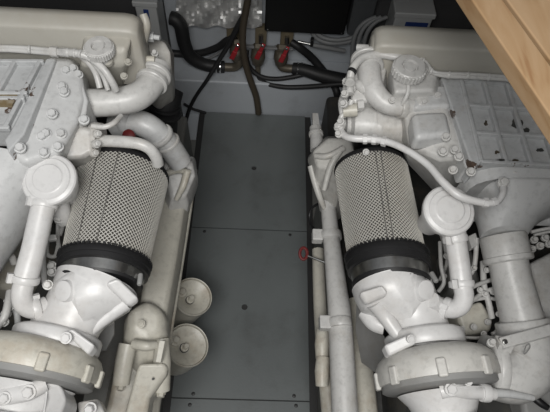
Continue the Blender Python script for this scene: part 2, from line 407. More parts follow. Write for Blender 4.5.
# end casting with upright stub
hb = add('end_bracket', MB().rings([pts_of(r) for r in (
    [(313, 150, .60), (328, 138, .62), (350, 138, .63), (356, 152, .62), (336, 168, .61), (316, 166, .59)],
    [(307, 158, .54), (326, 136, .56), (358, 136, .58), (356, 178, .55), (336, 200, .52), (315, 186, .51)],
    [(312, 176, .36), (330, 166, .40), (350, 170, .40), (346, 216, .36), (330, 226, .36), (320, 212, .36)])]), OLDW, RE, .010, angle=30)
T('bracket_web', hb, OLDW, [(311, 166, .545), (315, 182, .525), (320, 198, .50), (326, 212, .46)], [3.5, 3.5, 3, 2])
T('bracket_web', hb, OLDW, [(342, 148, .63), (331, 166, .605), (324, 190, .56)], [3, 3.5, 2.5])
T('bracket_web', hb, OLDW, [(316, 156, .60), (328, 156, .62), (344, 148, .63)], [3, 3, 3])
T('upright_stub', hb, WHITE, [(318, 150, .52), (316, 136, .53), (315.5, 128, .53)], [8, 6, 6], seg=16, smooth=False)
T('stub_tip', hb, WHITE, [(316, 131, .53), (315, 115, .53)], [5, 4], seg=4, smooth=False)
clamp(hb, P(316, 134, .53), P(315, 120, .53), pr(P(316, 134, .53), 7), .012)
for p in ((314, 160, .50), (336, 154, .57), (340, 172, .52)): bolt(hb, P(*p), (-.3, -.2, 1), .007, .006)
d = root('x', (0, 0, 0)); bpy.data.objects.remove(d)
dp = add('dipstick', MB().tube(pts_of([(308, 256, .34), (316, 259, .345), (326, 263, .35)]), .0035, 8), STEEL, RE)
p = P(303.5, 253.5, .34); b = MB()
b.tube([p+V((math.cos(a)*.011, math.sin(a)*.016, math.sin(a)*.006)) for a in (2*math.pi*k/20 for k in range(21))], .0048, 8)
o = add('pull_ring', b, DULLRED, dp); o['label'] = 'red pull ring'
T('breather_wire', RE, RUBBER, [(318, 204, .40), (312, 208, .38), (309.5, 216, .36), (311, 225, .36), (318, 233, .38)], 1.3, 8)
# ---- header tank
def tank(eng, x0, x1, yfr, yb, zt, hgt, end):
    """long tank across the engine; end=+1 rounded end at x1, -1 at x0"""
    def ring(x, k):
        cy, cz = (yfr+yb)/2, zt-hgt*.5
        base = [(yfr+.0, zt-hgt), (yfr, zt-.008), (yfr+.003, zt-.002), (yfr+.009, zt), (yb-.045, zt+.010), (yb-.02, zt+.004), (yb-.004, zt-.016), (yb, zt-.05), (yb, zt-hgt)]
        return [V((x, cy+(y-cy)*k, cz+(z-cz)*k)) for y, z in base]
    if end < 0: rs = [ring(x0, .80), ring(x0+.004, .90), ring(x0+.014, .97), ring(x0+.03, 1), ring(x1, 1)]
    else: rs = [ring(x0, 1), ring(x1-.03, 1), ring(x1-.014, .97), ring(x1-.004, .90), ring(x1, .80)]
    return add('header_tank', MB().rings(rs), BEIGE, eng, angle=50)
zt = .96
ht = tank(RE, P(376, 40, zt).x, 1.12, P(440, 48, zt).y, P(440, 27, zt).y+.012, zt, .14, -1)
add('end_cap', MB().lathe(P(374, 44, .93), (-1, 0, 0), [(-.02, .022), (.004, .022), (.008, .016)], 24), BEIGE, ht)
# filler neck housing and cap
fh = add('filler_housing', MB().rings([pts_of(r) for r in (
    [(393, 68, .92), (430, 66, .92), (436, 76, .92), (434, 90, .92), (395, 92, .92)],
    [(388, 72, .90), (434, 68, .90), (441, 82, .90), (440, 102, .88), (391, 104, .88)],
    [(386, 82, .80), (436, 80, .80), (444, 96, .80), (442, 112, .80), (390, 114, .80)])]), WHITE, RE, .008)
def cap(par, c, rpx, h, knurl=18, material=WHITE):
    p = P(*c); r = pr(p, rpx); n = V((0, -.05, 1)).normalized()
    mb = MB().lathe(p, -n, [(-.001, r*.02), (-.001, r*.36), (.003, r*.40), (.003, r*.44), (-.003, r*.5), (-.003, r*.9), (0, r*.98), (h, r*.98), (h, r*.8), (h+.02, r*.75)], 48)
    for k in range(knurl):
        a = 2*math.pi*k/knurl
        mb.lathe(p+V((math.cos(a), math.sin(a), 0))*r*.96-V((0, 0, h)), n, [(0, r*.1), (h*.9, r*.1), (h, r*.06)], 8)
    return add('filler_cap', mb, material, par, angle=35)
cap(fh, (410, 66.5, .950), 16.5, .017, 26)
T('overflow_tube', fh, WHITE, [(408, 80, .93), (408, 92, .92), (403, 103, .90), (398, 108, .88)], 2, 8)
for p in ((392, 100, .905), (438, 95, .905), (424, 102, .90), (430, 70, .925)): bolt(fh, P(*p), (0, -.3, 1), .008, .008)
add('mount_pad', MB().prism(pts_of([(416, 94, .90), (446, 93, .90), (450, 104, .90), (418, 105, .90)]), (0, 0, -.06)), WHITE, RE, .008)
# coolant pipe
cp = T('coolant_pipe', RE, WHITE, [(367, 60, .90), (369, 72, .90), (371, 84, .895), (378, 97, .885), (392, 106, .88), (412, 108, .875)], [12.5, 12, 11.5, 11, 9.5, 8.5], 20)
clamp(cp, P(368, 67, .90), P(370, 78, .90), pr(P(368, 67, .9), 15), .012)
clamp(cp, P(366.5, 60, .90), P(368, 70, .90), pr(P(368, 67, .9), 15.5), .010, lug=(1, -.2, .6))
clamp(cp, P(402, 107.5, .878), P(412, 108, .875), pr(P(405, 107, .87), 10.5), .014)
add('thermostat_housing', MB().rings([pts_of(r) for r in (
    [(356, 52, .90), (380, 54, .90), (386, 70, .90), (378, 100, .88), (352, 104, .88), (349, 75, .90)],
    [(350, 60, .78), (388, 62, .78), (392, 80, .78), (386, 116, .78), (348, 114, .78), (345, 80, .78)])]), WHITE, RE, .012)
T('vent_stub', RE, WHITE, [(357, 47.5, .90), (366, 48, .905), (378, 49.5, .91)], 3.6, 12)
b = T('vent_hose', RE, WHITE, [(350, 94, .90), (350, 80, .91), (353, 68, .925), (362, 58, .93), (376, 54.5, .93), (390, 56, .93), (404, 59, .93)], 4, 12)
for p, q in (((371, 55.5), (380, 54.5)), ((350, 82), (350, 76))): clamp(b, P(*p, .925), P(*q, .925), pr(P(*p, .925), 4.8), .008)
o = clamp(b, P(352, 71.5, .922), P(355, 66, .925), pr(P(352, 72, .925), 4.6), .007, RUBBER, name='cable_tie'); o['label'] = 'black cable tie'
for l, r_ in (([(388, 55, .925), (405, 53, .925), (418, 57, .925), (428, 66, .925), (434, 73, .925), (448, 76, .925), (470, 77, .925), (500, 79, .925), (530, 82, .925)], 2.2),
              ([(392, 57, .92), (415, 57, .925), (426, 62, .93), (432, 70, .93), (440, 73, .93), (470, 74, .93), (500, 76, .93), (530, 79, .93)], 1.6)):
    T('wiring_loom', RE, WHITE, l, r_, 10)
for px, py in ((408, 54), (423, 61.5), (431, 71), (449, 75), (468, 75.5), (489, 77)):
    clamp(RE, P(px, py, .928), P(px+6, py+1.5, .928), pr(P(px, py, .925), 3.6), .005, name='cable_tie')
T('elbow_fitting', RE, WHITE, [(356, 84, .89), (364, 88, .892), (367, 92, .89)], [5, 6, 5])
for l in ([(348, 78, .88), (345, 92, .87), (345, 108, .86)], [(352, 100, .88), (346, 112, .86), (341, 118, .85), (338, 132, .83)], [(343, 96, .86), (341, 104, .86), (343, 118, .85)]):
    T('sensor_lead', RE, WHITE, l, 3, 10)
for p in ((346, 82, .90), (345, 94, .90), (344, 104, .90), (341, 122, .87), (339, 134, .86), (352, 88, .90)): bolt(RE, P(*p), (-.5, -.3, .8), .009, .012)
o = T('sensor_body', RE, CREAM, [(343, 111, .86), (357, 110, .865)], 6.5, 16, False); o['label'] = 'cream cylindrical sensor'
T('sensor_plug', RE, WHITE, [(356, 105, .87), (362, 104, .87)], 6.5, 6, False)
# oil cooler barrel
oc = T('oil_cooler', RE, WHITE, [(349, 124, .80), (351, 124, .80), (352, 124, .80), (372, 125, .80), (373, 125, .80), (378, 125, .80), (379, 125, .80), (402, 127, .80), (420, 129, .80)], [13, 16, 18, 18.5, 20, 20, 18.5, 19, 20], 28, False)
T('end_fitting', oc, WHITE, [(338, 123, .80), (345, 124, .80), (345.5, 124, .80), (350, 124, .80)], [6, 6, 11, 11], 18, False)
bolt(oc, P(366, 152, .80), (0, -.6, .6), .008, .012); bolt(oc, P(395, 113, .865), (0, 0, 1), .007, .01)
# intake duct body left of the ribbed cover
add('intake_body', MB().rings([pts_of(r) for r in (
    [(402, 108, .88), (446, 104, .90), (466, 158, .89), (440, 160, .86), (410, 148, .85)],
    [(398, 106, .84), (448, 102, .86), (474, 170, .84), (438, 172, .81), (404, 152, .80)],
    [(398, 106, .70), (450, 100, .70), (480, 190, .70), (440, 200, .68), (404, 160, .70)])]), WHITE, RE, .012)
add('duct_step', MB().prism(pts_of([(418, 85, .90), (446, 84, .905), (452, 106, .905), (413, 108, .895)]), (0, 0, -.08)), GREYW, RE, .010)
add('duct_face', MB().prism(pts_of([(412, 112, .902), (447, 110, .905), (453, 134, .905), (416, 138, .90)]), (0, 0, -.05)), GREYW, RE, .012)
# ribbed intake cover
def cover(eng, O, EX, EY, cols, rows, th, border, material):
    """O near-left corner, EX across, EY away; ribs standing on a recessed panel"""
    O, EX, EY = V(O), V(EX), V(EY); N = EX.cross(EY).normalized(); N = N if N.z > 0 else -N
    c = add('intake_cover', MB().prism([O-N*.006, O+EX-N*.006, O+EX+EY-N*.006, O+EY-N*.006], -N*th), material, eng, .003)
    def rib(u0, v0, u1, v1, wd, h=.008):
        mb.bar(O+EX*u0+EY*v0+N*(h/2-.007), O+EX*u1+EY*v1+N*(h/2-.007), wd, h, N)
    for u in cols:
        mb = MB(); rib(u, -.005, u, 1.005, .0085, .012); add('rib', mb, material, c, .0025)
    for v in rows:
        mb = MB(); rib(0, v, 1, v, .0085, .0117); add('rib', mb, material, c, .0025)
    return c
zc = .905
O = P(481, 162, zc); A = P(461, 80, zc); B = P(560, 166, zc)
EX = (B-O).normalized()*.42; EY = A-O; w_ = .0
k = (P(506, 163, zc)-O).length/.42
cv = cover(RE, O, EX, EY, [0, k, 2*k, 3*k, 4*k, 5*k], [0, .33, .665, 1], .05, 0, CHIPW)
for k_, (px, py, a, b2, mt) in enumerate(((517, 123, 6, 6, GREASE), (486, 123, 2, 3, BROWNHOSE), (497, 152, 2.4, 2, BROWNHOSE), (501, 160, 5, 1.2, GREASE), (527, 130, 4, 3, GREASE), (516, 160, 3, 1, BROWNHOSE), (540, 150, 4, 2, GREASE))):
    random.seed(k_); pp_ = []
    for q_ in range(14):
        t_ = 2*math.pi*q_/14; f_ = random.uniform(.6, 1.15); pp_.append(P(px+a*f_*math.cos(t_), py+b2*f_*math.sin(t_), zc-.0048 if py < 157 else zc+.0052))
    add('paint_chip', MB().prism(pp_, (0, 0, -.004)), mt, cv)
add('cover_flange', MB().prism([P(441, 76, zc), P(460, 78, zc), P(481, 163, zc), P(475, 168, zc), P(470, 160, zc)], (0, 0, -.06)), CHIPW, cv, .004)
add('flange_step', MB().prism(pts_of([(437, 84, .893), (446, 80, .893), (474, 166, .893), (466, 168, .885)]), (0, 0, -.06)), GREYW, cv, .004)
for p in ((455, 150, .90), (459, 157, .902), (443, 152, .89), (453, 170, .885), (471, 172, .895), (446, 137, .90)): bolt(cv, P(*p), (-.35, -.3, 1), .010, .013)
# plenum under the cover, narrowing to the charge pipe
def sring(c, hw, hh, y, n=28, e=2.6):
    out = []
    for k in range(n):
        a = 2*math.pi*k/n; c_, s_ = math.cos(a), math.sin(a)
        out.append(V((c[0]+hw*math.copysign(abs(c_)**(2/e), c_), y, c[1]+hh*math.copysign(abs(s_)**(2/e), s_))))
    return out
nk = P(505, 236, .77)
yO = O.y
xl = P(475, 166, .89).x
def rring(row, p0, p1, z, hh, e):
    a, b_ = P(p0, row, z), P(p1, row, z); y = P(505, row, z).y
    return sring(((a.x+b_.x)/2, z-.0), (b_.x-a.x)/2, hh, y, e=e)
pl = add('plenum', MB().rings([sring((xl+.21, .80), .212, .098, yO+.01, e=5), sring((xl+.21, .80), .211, .096, yO-.025, e=4),
    rring(197, 478, 580, .79, .090, 3), rring(211, 479, 552, .775, .078, 2.5), rring(224, 481, 534, .76, .064, 2.2), rring(236, 482, 526, .75, .050, 2)]), GREYW, RE, angle=50)
for p, r_ in (((513, 173, .885), .009), ((546, 172, .885), .009)): bolt(pl, P(*p), (0, -.7, .6), r_, .012)
# braided hose across to banjo on the plenum
bh = T('braided_hose', RE, WHITE2, [(340, 129, .85), (345, 136, .86), (354, 138.5, .87), (370, 139, .875), (388, 142, .885), (408, 151, .895), (428, 165, .90), (442, 181, .905), (458, 195, .905), (475, 201, .90), (490, 203, .90), (498, 201, .90), (503, 193, .90), (503, 186, .895)], [3.4, 3.6, 3.6, 3.8, 3.6, 3.6, 3.8, 4, 4.2, 4, 3.6, 3.2, 3.6, 4], 12)
for p, q, k in (((363, 139, .873), (368, 139, .875), 5.2), ((372, 139.4, .876), (377, 140, .878), 5.0), ((382, 141, .881), (387, 142, .884), 5.2), ((483, 202.5, .90), (488, 203, .90), 5.2), ((492, 202.6, .90), (496, 201.5, .90), 4.6)):
    p, q = P(*p), P(*q); add('ferrule', MB().lathe(p, q-p, [(0, pr(p, k)*.9), (0, pr(p, k)), (.009, pr(p, k)), (.009, pr(p, k)*.9)], 6), WHITE2, bh)
bolt(bh, P(503, 183, .898), (0, -.2, 1), .012, .014); bolt(bh, P(339, 127, .855), (-.5, 0, .8), .012, .012)
# charge pipe, collar, elbow
c0, c1, c2 = P(503.5, 240, .745), P(512, 280, .715), P(524, 326, .69)
ch = add('charge_pipe', MB().tube([c0, c1, c2], [.040, .041, .044], 32, False), WHITE, RE)
dd = (c2-c0).normalized()
add('hose_collar', MB().lathe(c0-dd*.01, dd, [(0, .040), (0, .0475), (.004, .049), (.045, .049), (.047, .0515), (.056, .0515), (.059, .048), (.059, .038)], 40), WHITE, ch)
add('lower_collar', MB().lathe(c2-dd*.012, dd, [(0, .045), (0, .054), (.003, .056), (.038, .056), (.041, .052), (.042, .04)], 40), WHITE, ch)
el = add('elbow', MB().tube([P(524, 328, .69), P(529, 350, .68), P(525, 367, .672), P(513, 375, .668), P(497, 374, .668), P(488, 372, .668)], [.05, .055, .058, .056, .052, .052], 28), WHITE, ch)
e0 = P(527, 343, .69)
add('clamp_bar', MB().bar(P(500, 344, .735), P(551, 330, .745), .022, .018), WHITE, ch, .003)
bolt(ch, P(505, 342, .745), (0, -.3, 1), .006, .004, STEEL)
ef = P(491, 366, .672); eax = V((1, -.05, 0))
clamp(ch, P(493, 368, .67), P(503, 369, .67), .059, .022, WHITE, lug=(0, .45, .8))
clamp(ch, P(487, 367, .67), P(497, 368, .67), .060, .010, WHITE)
bolt(ch, P(491, 343, .73), (0, 0, 1), .009, .016)
add('weld_mark', MB().tube(pts_of([(524, 352, .739), (526, 346, .740), (529, 344, .740), (530, 347, .739), (527, 352, .738), (524, 354, .738), (524, 352, .739)]), .0012, 6), SHIELD, ch)
add('elbow_foot', MB().prism(pts_of([(528, 375, .69), (537, 372, .69), (540, 392, .69), (531, 394, .69)]), (0, 0, -.05)), WHITE, ch, .004)
# breather
breather(RE, (449.5, 210, .865), 26, .07, None, [(454, 232, .82), (457, 250, .80), (460, 270, .78), (462, 288, .765)], 10.5,
    [(462, 284, .767), (464, 296, .755), (460, 306, .74), (450, 309, .725), (440, 306, .715)], 9.5,
    [((455, 239, .815), (458, 256, .80), 12), ((461.5, 284, .768), (463, 296, .76), 12), ((446, 308.5, .72), (440, 306, .715), 11)])
T('breather_neck', RE, WHITE2, [(447, 226, .80), (453, 232, .82), (455, 240, .815)], [12, 12, 11.5], 18)
# fuel injection lines, pump block, pieces between breather pipe and charge pipe
pb = add('pump_block', MB().prism(pts_of([(455, 309, .60), (482, 300, .61), (494, 318, .60), (492, 331, .59), (464, 335, .58)]), (0, 0, -.14)), CREAM, RE, .010)
for p in ((462, 329, .60), (474, 327, .605), (488, 322, .605), (490, 308, .61)): bolt(pb, P(*p), (0, -.3, 1), .008, .008)
for l, r_ in (([(446, 190, .78), (437, 196, .72), (436, 215, .66), (444, 245, .62), (447, 262, .62), (440, 280, .62)], 2),
              ([(440, 242, .66), (441, 265, .66), (444, 282, .65), (438, 292, .64)], 2),
              ([(477, 238, .70), (475, 262, .68), (472, 272, .67), (468, 275, .66)], 2.4),
              ([(483, 262, .66), (484, 285, .66), (488, 300, .65), (492, 318, .63)], 3),
              ([(468, 289, .68), (482, 283, .67), (494, 279, .66)], 2.2), ([(470, 303, .67), (484, 292, .66), (497, 288, .66)], 2.2), ([(466, 302, .66), (485, 298, .65), (500, 300, .64)], 2),
              ([(500, 300, .64), (502, 316, .64), (497, 330, .64), (492, 334, .64)], 1.6), ([(462, 337, .62), (478, 338, .62), (497, 337, .62)], 1.6), ([(483, 336, .62), (483, 346, .60), (478, 352, .58)], 2.6)):
    T('fuel_line', RE, WHITE, l, r_, 10)
for p in ((484, 334, .63), (497, 334, .64), (499, 314, .65), (485, 294, .67), (480, 290, .67), (444, 276, .64), (446, 256, .64), (487, 270, .68), (474, 268, .68), (493, 292, .66)):
    bolt(RE, P(*p), (-.2, -.3, 1), .007, .012)
add('valve_cover', MB().prism(pts_of([(446, 245, .60), (470, 238, .60), (482, 282, .58), (470, 300, .58), (450, 292, .58)]), (0, 0, -.12)), DIRTY, RE, .012)
add('bracket', MB().prism(pts_of([(468, 236, .70), (476, 232, .70), (480, 244, .70), (472, 248, .70)]), (0, 0, -.02)), WHITE, RE, .003)
# right edge: rocker box, bolts and pipes outboard of the charge pipe
add('rocker_box', MB().prism(pts_of([(530, 262, .66), (562, 246, .66), (580, 330, .66), (545, 328, .66)]), (0, 0, -.2)), WHITE, RE, .012)
for p in ((534, 240, .70), (540, 246, .70), (545, 238, .70), (540, 232, .70), (549, 244, .70), (532, 249, .69)): bolt(RE, P(*p), (-.1, -.2, 1), .009, .014)
T('fuel_rail', RE, WHITE, [(531, 232, .73), (545, 229, .735), (560, 227, .74)], 1.8, 10); T('fuel_rail', RE, WHITE, [(534, 235, .72), (548, 232, .725), (562, 230, .73)], 1.4, 10)
add('side_cover', MB().prism(pts_of([(520, 392, .58), (560, 368, .60), (580, 430, .58), (526, 430, .56)]), (0, 0, -.2)), SHIELD, RE, .012)
T('corner_duct', RE, GREYW, [(530, 385, .62), (545, 372, .62), (565, 362, .62)], [8, 10, 12], 18)
T('black_loom', RE, RUBBER, [(490, 340, .60), (505, 350, .60), (515, 372, .58), (535, 398, .60), (548, 408, .60)], [3, 4, 4, 4, 3], 10)

# ================================================================== LEFT ENGINE
LE = root('marine_engine', (-.6, -.9, -.1))
tag(LE, 'white painted marine engine left of the floor plates, with two domed oil filters', 'engine', 'pair of engines')
FZ = .75; FR = .0985
yn = P(108, 246, FZ+FR*.86).y; yf = P(124, 151, FZ+FR).y
yc1 = P(108, 256, FZ+FR*.86).y; yc2 = P(108, 267, FZ+FR*.85).y; yc3 = P(108, 270, FZ+FR*.84).y
FX = -.272
add('engine_block', MB().box((-1.1, -1.7, -.10), (-.37, -.20, .55)).box((-1.05, -1.7, -.08), (-.28, -.15, .28)), GREASE, LE, .02)
add('crankcase_side', MB().box((-.31, -1.75, -.06), (-.245, -.25, .26)), DIRTY, LE, .012)
air_filter(LE, FX, FZ, FR, yf, yn, (1.55, 2.0), (yc1, yc2, yc3), .0, yf, .86)
pA = V((FX-.007, yc3+.004, FZ))
rP = P(56, 346, .73)
inl = [(pA, .081), (pA+V((-.004, -.015, 0)), .079), (P(92, 286, .748), .073), (P(83, 301, .745), .066), (P(71, 320, .738), .061), (rP, .066), (rP+V((0, -.02, 0)), .068)]
axL = V((.12, 1, .05))
tL, uL, zL = turbo(LE, -1, inl, (rP+V((0, .010, 0)), .082, axL), rP+V((-.028, .004, 0)), .124, .056, None)
inlet_details(tL, -1, (63, 291, .817, -.35, 10.5), [(104, 283, .828), (118, 277, .825), (139, 298, .795), (128, 306, .785)],
    [[(64, 332, .81), (72, 328, .81), (95, 345, .79), (88, 355, .78)], [(14, 338, .78), (30, 329, .80), (36, 337, .80), (18, 346, .775)]],
    [([(126, 302, .765), (110, 314, .758), (94, 327, .75), (78, 342, .74)], [9, 7.5, 6.5, 6]), ([(62, 300, .79), (48, 306, .77), (36, 308, .76)], [8, 7, 6])], .7)
bolt(tL, P(66, 338, .813), (0, -.3, .9), .011, .007, WHITE2)
T('drain_stub', tL, WHITE2, [(110, 316, .70), (98, 322, .71), (88, 326, .72)], 8)
bolt(tL, P(29, 392, .80), (0, -.4, 1), .013, .012, WHITE2); bolt(tL, P(5, 398, .80), (0, -.4, 1), .011, .01, WHITE2)
T('bearing_arm', tL, WHITE2, [(-10, 398, .775), (14, 394, .785), (30, 391, .79), (46, 384, .785)], [10, 10, 9, 7], 16)
add('bearing_web', MB().prism(pts_of([(42, 380, .79), (60, 384, .78), (66, 400, .76), (58, 420, .74), (38, 420, .75), (44, 398, .78)]), (0, 0, -.08)), WHITE2, tL, .008)
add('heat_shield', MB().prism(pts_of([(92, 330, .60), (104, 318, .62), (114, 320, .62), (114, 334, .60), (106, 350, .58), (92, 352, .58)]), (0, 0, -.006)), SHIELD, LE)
# ---- header tank
zt = 1.0
ht = tank(LE, -1.12, P(139, 20, zt).x, P(70, 28, zt).y, P(70, 9, zt).y+.012, zt, .15, 1)
fh = add('filler_housing', MB().rings([pts_of(r) for r in (
    [(84, 30, .985), (128, 30, .985), (130, 40, .985), (126, 50, .975), (84, 50, .975)],
    [(83, 33, .96), (131, 33, .96), (133, 45, .95), (126, 66, .945), (80, 66, .945)],
    [(80, 45, .82), (132, 45, .82), (130, 75, .82), (122, 92, .82), (78, 90, .82)])]), BEIGE, LE, .01)
cap(fh, (98.5, 46.5, .990), 14.5, .014, 34)
add('label_stud', MB().lathe(P(108, 62, .955), (0, -.3, 1), [(0, .012), (.008, .012), (.012, .008)], 16), BEIGE, fh)
for p in ((128, 62, .95), (124, 76, .94)): bolt(fh, P(*p), (.3, -.3, 1), .008, .008, BEIGE)
# end casting
ec = add('end_casting', MB().rings([pts_of(r) for r in (
    [(146, 40, .86), (164, 40, .86), (170, 52, .85), (172, 75, .82), (160, 88, .82), (140, 70, .84)],
    [(142, 38, .80), (167, 40, .80), (174, 54, .78), (175, 92, .74), (160, 104, .74), (136, 80, .78)],
    [(142, 48, .64), (166, 50, .64), (174, 64, .64), (175, 104, .62), (158, 112, .62), (136, 90, .64)])]), OLDW, LE, .012)
T('tank_strap', LE, BEIGE, [(143, 14, .98), (146, 26, .96), (142, 44, .92), (136, 66, .90)], [4, 5, 5, 4], 12)
T('sensor_plug', LE, BOXWHITE, [(142, 36, .92), (154, 37, .92)], 5, 6, False)
T('sensor_tip', LE, BOXWHITE, [(154, 37, .92), (160, 38, .92)], 2.6, 10, False)
T('vent_stub', LE, CREAM, [(137, 59, .90), (155, 60, .90)], 4, 12, False)
bolt(LE, P(155, 54, .90), (0, -.3, 1), .008, .014)
# coolant pipe
cp = T('coolant_pipe', LE, WHITE, [(78, 103, .87), (98, 103, .87), (122, 101, .87), (138, 96, .87), (149, 87, .87), (155, 77, .87), (158, 68, .87)], [14.5, 14, 14, 14, 13.5, 13, 13], 24)
clamp(cp, P(152, 82, .87), P(156, 74, .87), pr(P(154, 80, .87), 15.5), .011)
clamp(cp, P(155, 75, .87), P(158, 68, .87), pr(P(154, 80, .87), 15.8), .011)
clamp(cp, P(79, 103, .87), P(98, 103, .87), pr(P(79, 103, .87), 16), .014)
# hoses from the cover to the tank
b = T('vent_hose', LE, WHITE, [(68, 52.5, .985), (76, 53, .985), (86, 56, .98), (96, 62, .97), (105, 71, .96), (112, 82, .94), (116, 90, .92)], 3.8, 12)
for p, q in (((68, 52.5), (72, 52.7)), ((75, 53), (79, 53.6)), ((81, 54), (85, 55.3))): clamp(b, P(*p, .985), P(*q, .985), pr(P(*p, .985), 4.3), .005)
T('vent_hose', LE, WHITE, [(82, 57, .96), (90, 64, .95), (96, 74, .93), (100, 88, .91)], 3.2, 12); T('vent_hose', LE, WHITE, [(88, 57, .965), (98, 68, .95), (104, 78, .93), (108, 90, .91)], 2.6, 12)
T('wiring_loom', LE, WHITE, [(-12, 46, .97), (10, 47, .97), (30, 48, .97), (52, 50, .975)], 2, 10); T('wiring_loom', LE, WHITE, [(-12, 50, .965), (10, 50, .965), (30, 51.5, .965), (52, 53, .97)], 2.6, 10)
clamp(LE, P(30, 49.5, .97), P(36, 50, .97), pr(P(30, 49, .97), 4), .005, name='cable_tie')
T('hose_fitting', LE, WHITE, [(51, 51.5, .98), (58, 52, .98), (59, 52, .98), (68, 52.5, .985)], [5.4, 5.4, 4, 4.6], 8, False)
# intake body
zc = .955
add('intake_body', MB().rings([pts_of(r) for r in (
    [(46, 57, zc-.004), (72, 59, .945), (82, 78, .93), (86, 100, .92), (78, 122, .92), (62, 150, .92), (25, 163, .93), (8, 150, .94)],
    [(46, 57, .92), (76, 59, .91), (88, 80, .89), (90, 104, .88), (80, 132, .88), (62, 164, .88), (25, 176, .89), (4, 160, .90)],
    [(46, 57, .72), (78, 65, .72), (92, 90, .72), (92, 116, .72), (80, 148, .72), (60, 180, .72), (20, 190, .72), (0, 170, .72)])]), GREYW, LE, .012)
add('end_flange', MB().prism(pts_of([(74, 84, .93), (83, 84, .925), (88, 100, .92), (85, 117, .91), (78, 124, .91), (70, 118, .92)]), (0, 0, -.10)), GREYW, LE, .006)
for p in ((66, 71, .94), (73, 69, .935), (78, 75, .93), (62, 87, .94), (64, 92, .94), (84, 120, .92), (52, 114, .94), (46, 134, .93), (42, 137, .93), (61, 134, .925), (44, 153, .925), (58, 147, .925), (20, 148, .945)): bolt(LE, P(*p), (.25, -.3, 1), .011, .013, GREYW)
cvO = P(10, 128, zc); cA = P(44, 62, zc); cB = P(-60, 128, zc)
cv = cover(LE, cvO, (cB-cvO).normalized()*.40, cA-cvO, [.02, .14, .26, .38, .5, .62], [0, .42, .50, 1], .05, 0, CHIPW)
add('cover_flange', MB().prism(pts_of([(46, 58, zc), (56, 58, zc), (24, 134, zc), (8, 152, zc), (4, 140, zc), (14, 124, zc)]), (0, 0, -.06)), CHIPW, cv, .004)
pp = add('maker_plate', MB().prism(pts_of([(-14, 90, zc+.001), (19, 91, zc+.001), (12, 105, zc+.001), (-24, 104, zc+.001)]), (0, 0, -.012)), mat('rusty_plate', (.20, .15, .08), .6, stain=(.45, .42, .36), stain_amt=.9, scale=30), cv)
# plenum
yO = P(10, 160, .93).y; xr = P(26, 168, .93).x
bR = P(3, 246, .84); sl = (xr-bR.x)/((yO+.0)-bR.y)
def lring(dy, hw, hh, z, e): return sring((xr-sl*dy*1.05-hw, z), hw, hh, yO-dy, e=e)
add('plenum', MB().rings([lring(-.02, .21, .098, .845, 5), lring(.03, .20, .096, .845, 4), lring(.08, .165, .092, .838, 3.2),
    lring(.14, .12, .082, .825, 2.6), lring(.19, .085, .070, .81, 2.2), lring(.24, .07, .064, .80, 2), lring(.34, .068, .062, .78, 2)]), GREYW, LE, angle=50)
# outlet box and pipe over the filter
ob = add('outlet_box', MB().rings([pts_of(r) for r in (
    [(64, 135, .90), (82, 126, .90), (92, 128, .90), (92, 152, .88), (84, 158, .87), (64, 160, .87)],
    [(58, 134, .86), (82, 122, .87), (98, 127, .86), (98, 156, .84), (86, 164, .83), (60, 166, .83)],
    [(58, 140, .74), (82, 130, .74), (100, 134, .74), (100, 164, .72), (86, 172, .72), (58, 174, .72)])]), WHITE, LE, .01)
T('box_flange', ob, WHITE, [(92, 139, .86), (101, 140, .86)], [17, 17], 22, False)
for p in ((95, 127, .89), (97, 134, .895), (96, 144, .89), (94, 153, .87)): bolt(ob, P(*p), (.8, -.2, .6), .009, .012)
T('transfer_pipe', ob, WHITE, [(99, 141, .87), (110, 141, .875), (126, 142, .88), (140, 144, .88), (150, 149, .87), (156, 157, .85), (158, 164, .83)], 6, 16)
T('small_tube', LE, WHITE, [(92, 126, .90), (104, 127, .90), (114, 123, .90), (121, 116, .89)], 2.8, 12)
dk = T('coolant_duct', LE, GREYW, [(116, 128, .74), (130, 122, .76), (145, 125, .76), (158, 134, .74), (170, 147, .70), (180, 162, .65)], [13, 13, 13, 12.5, 12, 11.5], 22)
clamp(dk, P(160, 136, .738), P(170, 147, .70), pr(P(160, 136, .73), 13.5), .012, WHITE)
clamp(dk, P(167, 143, .712), P(172, 150, .69), pr(P(166, 143, .71), 13), .008, WHITE)
o = add('drain_plug', MB().lathe(P(130, 137, .765), (0, -.4, 1), [(0, .014), (.015, .014), (.018, .010)], 20), DULLRED, dk); o['label'] = 'red plastic cap'
T('duct_stub', dk, GREYW, [(121, 112, .80), (122, 120, .78), (124, 128, .76)], 7, 14)
o = T('raw_water_hose', LE, RUBBER, [(170, 88, .66), (166, 100, .64), (164, 114, .60), (164, 134, .52)], [14, 15, 14, 13], 22); o['label'] = 'black ribbed rubber hose'
for py in (100, 107, 114): clamp(o, P(165, py, .63), P(164.4, py+7, .61), pr(P(165, py, .63), 15.3), .006, RUBBER)
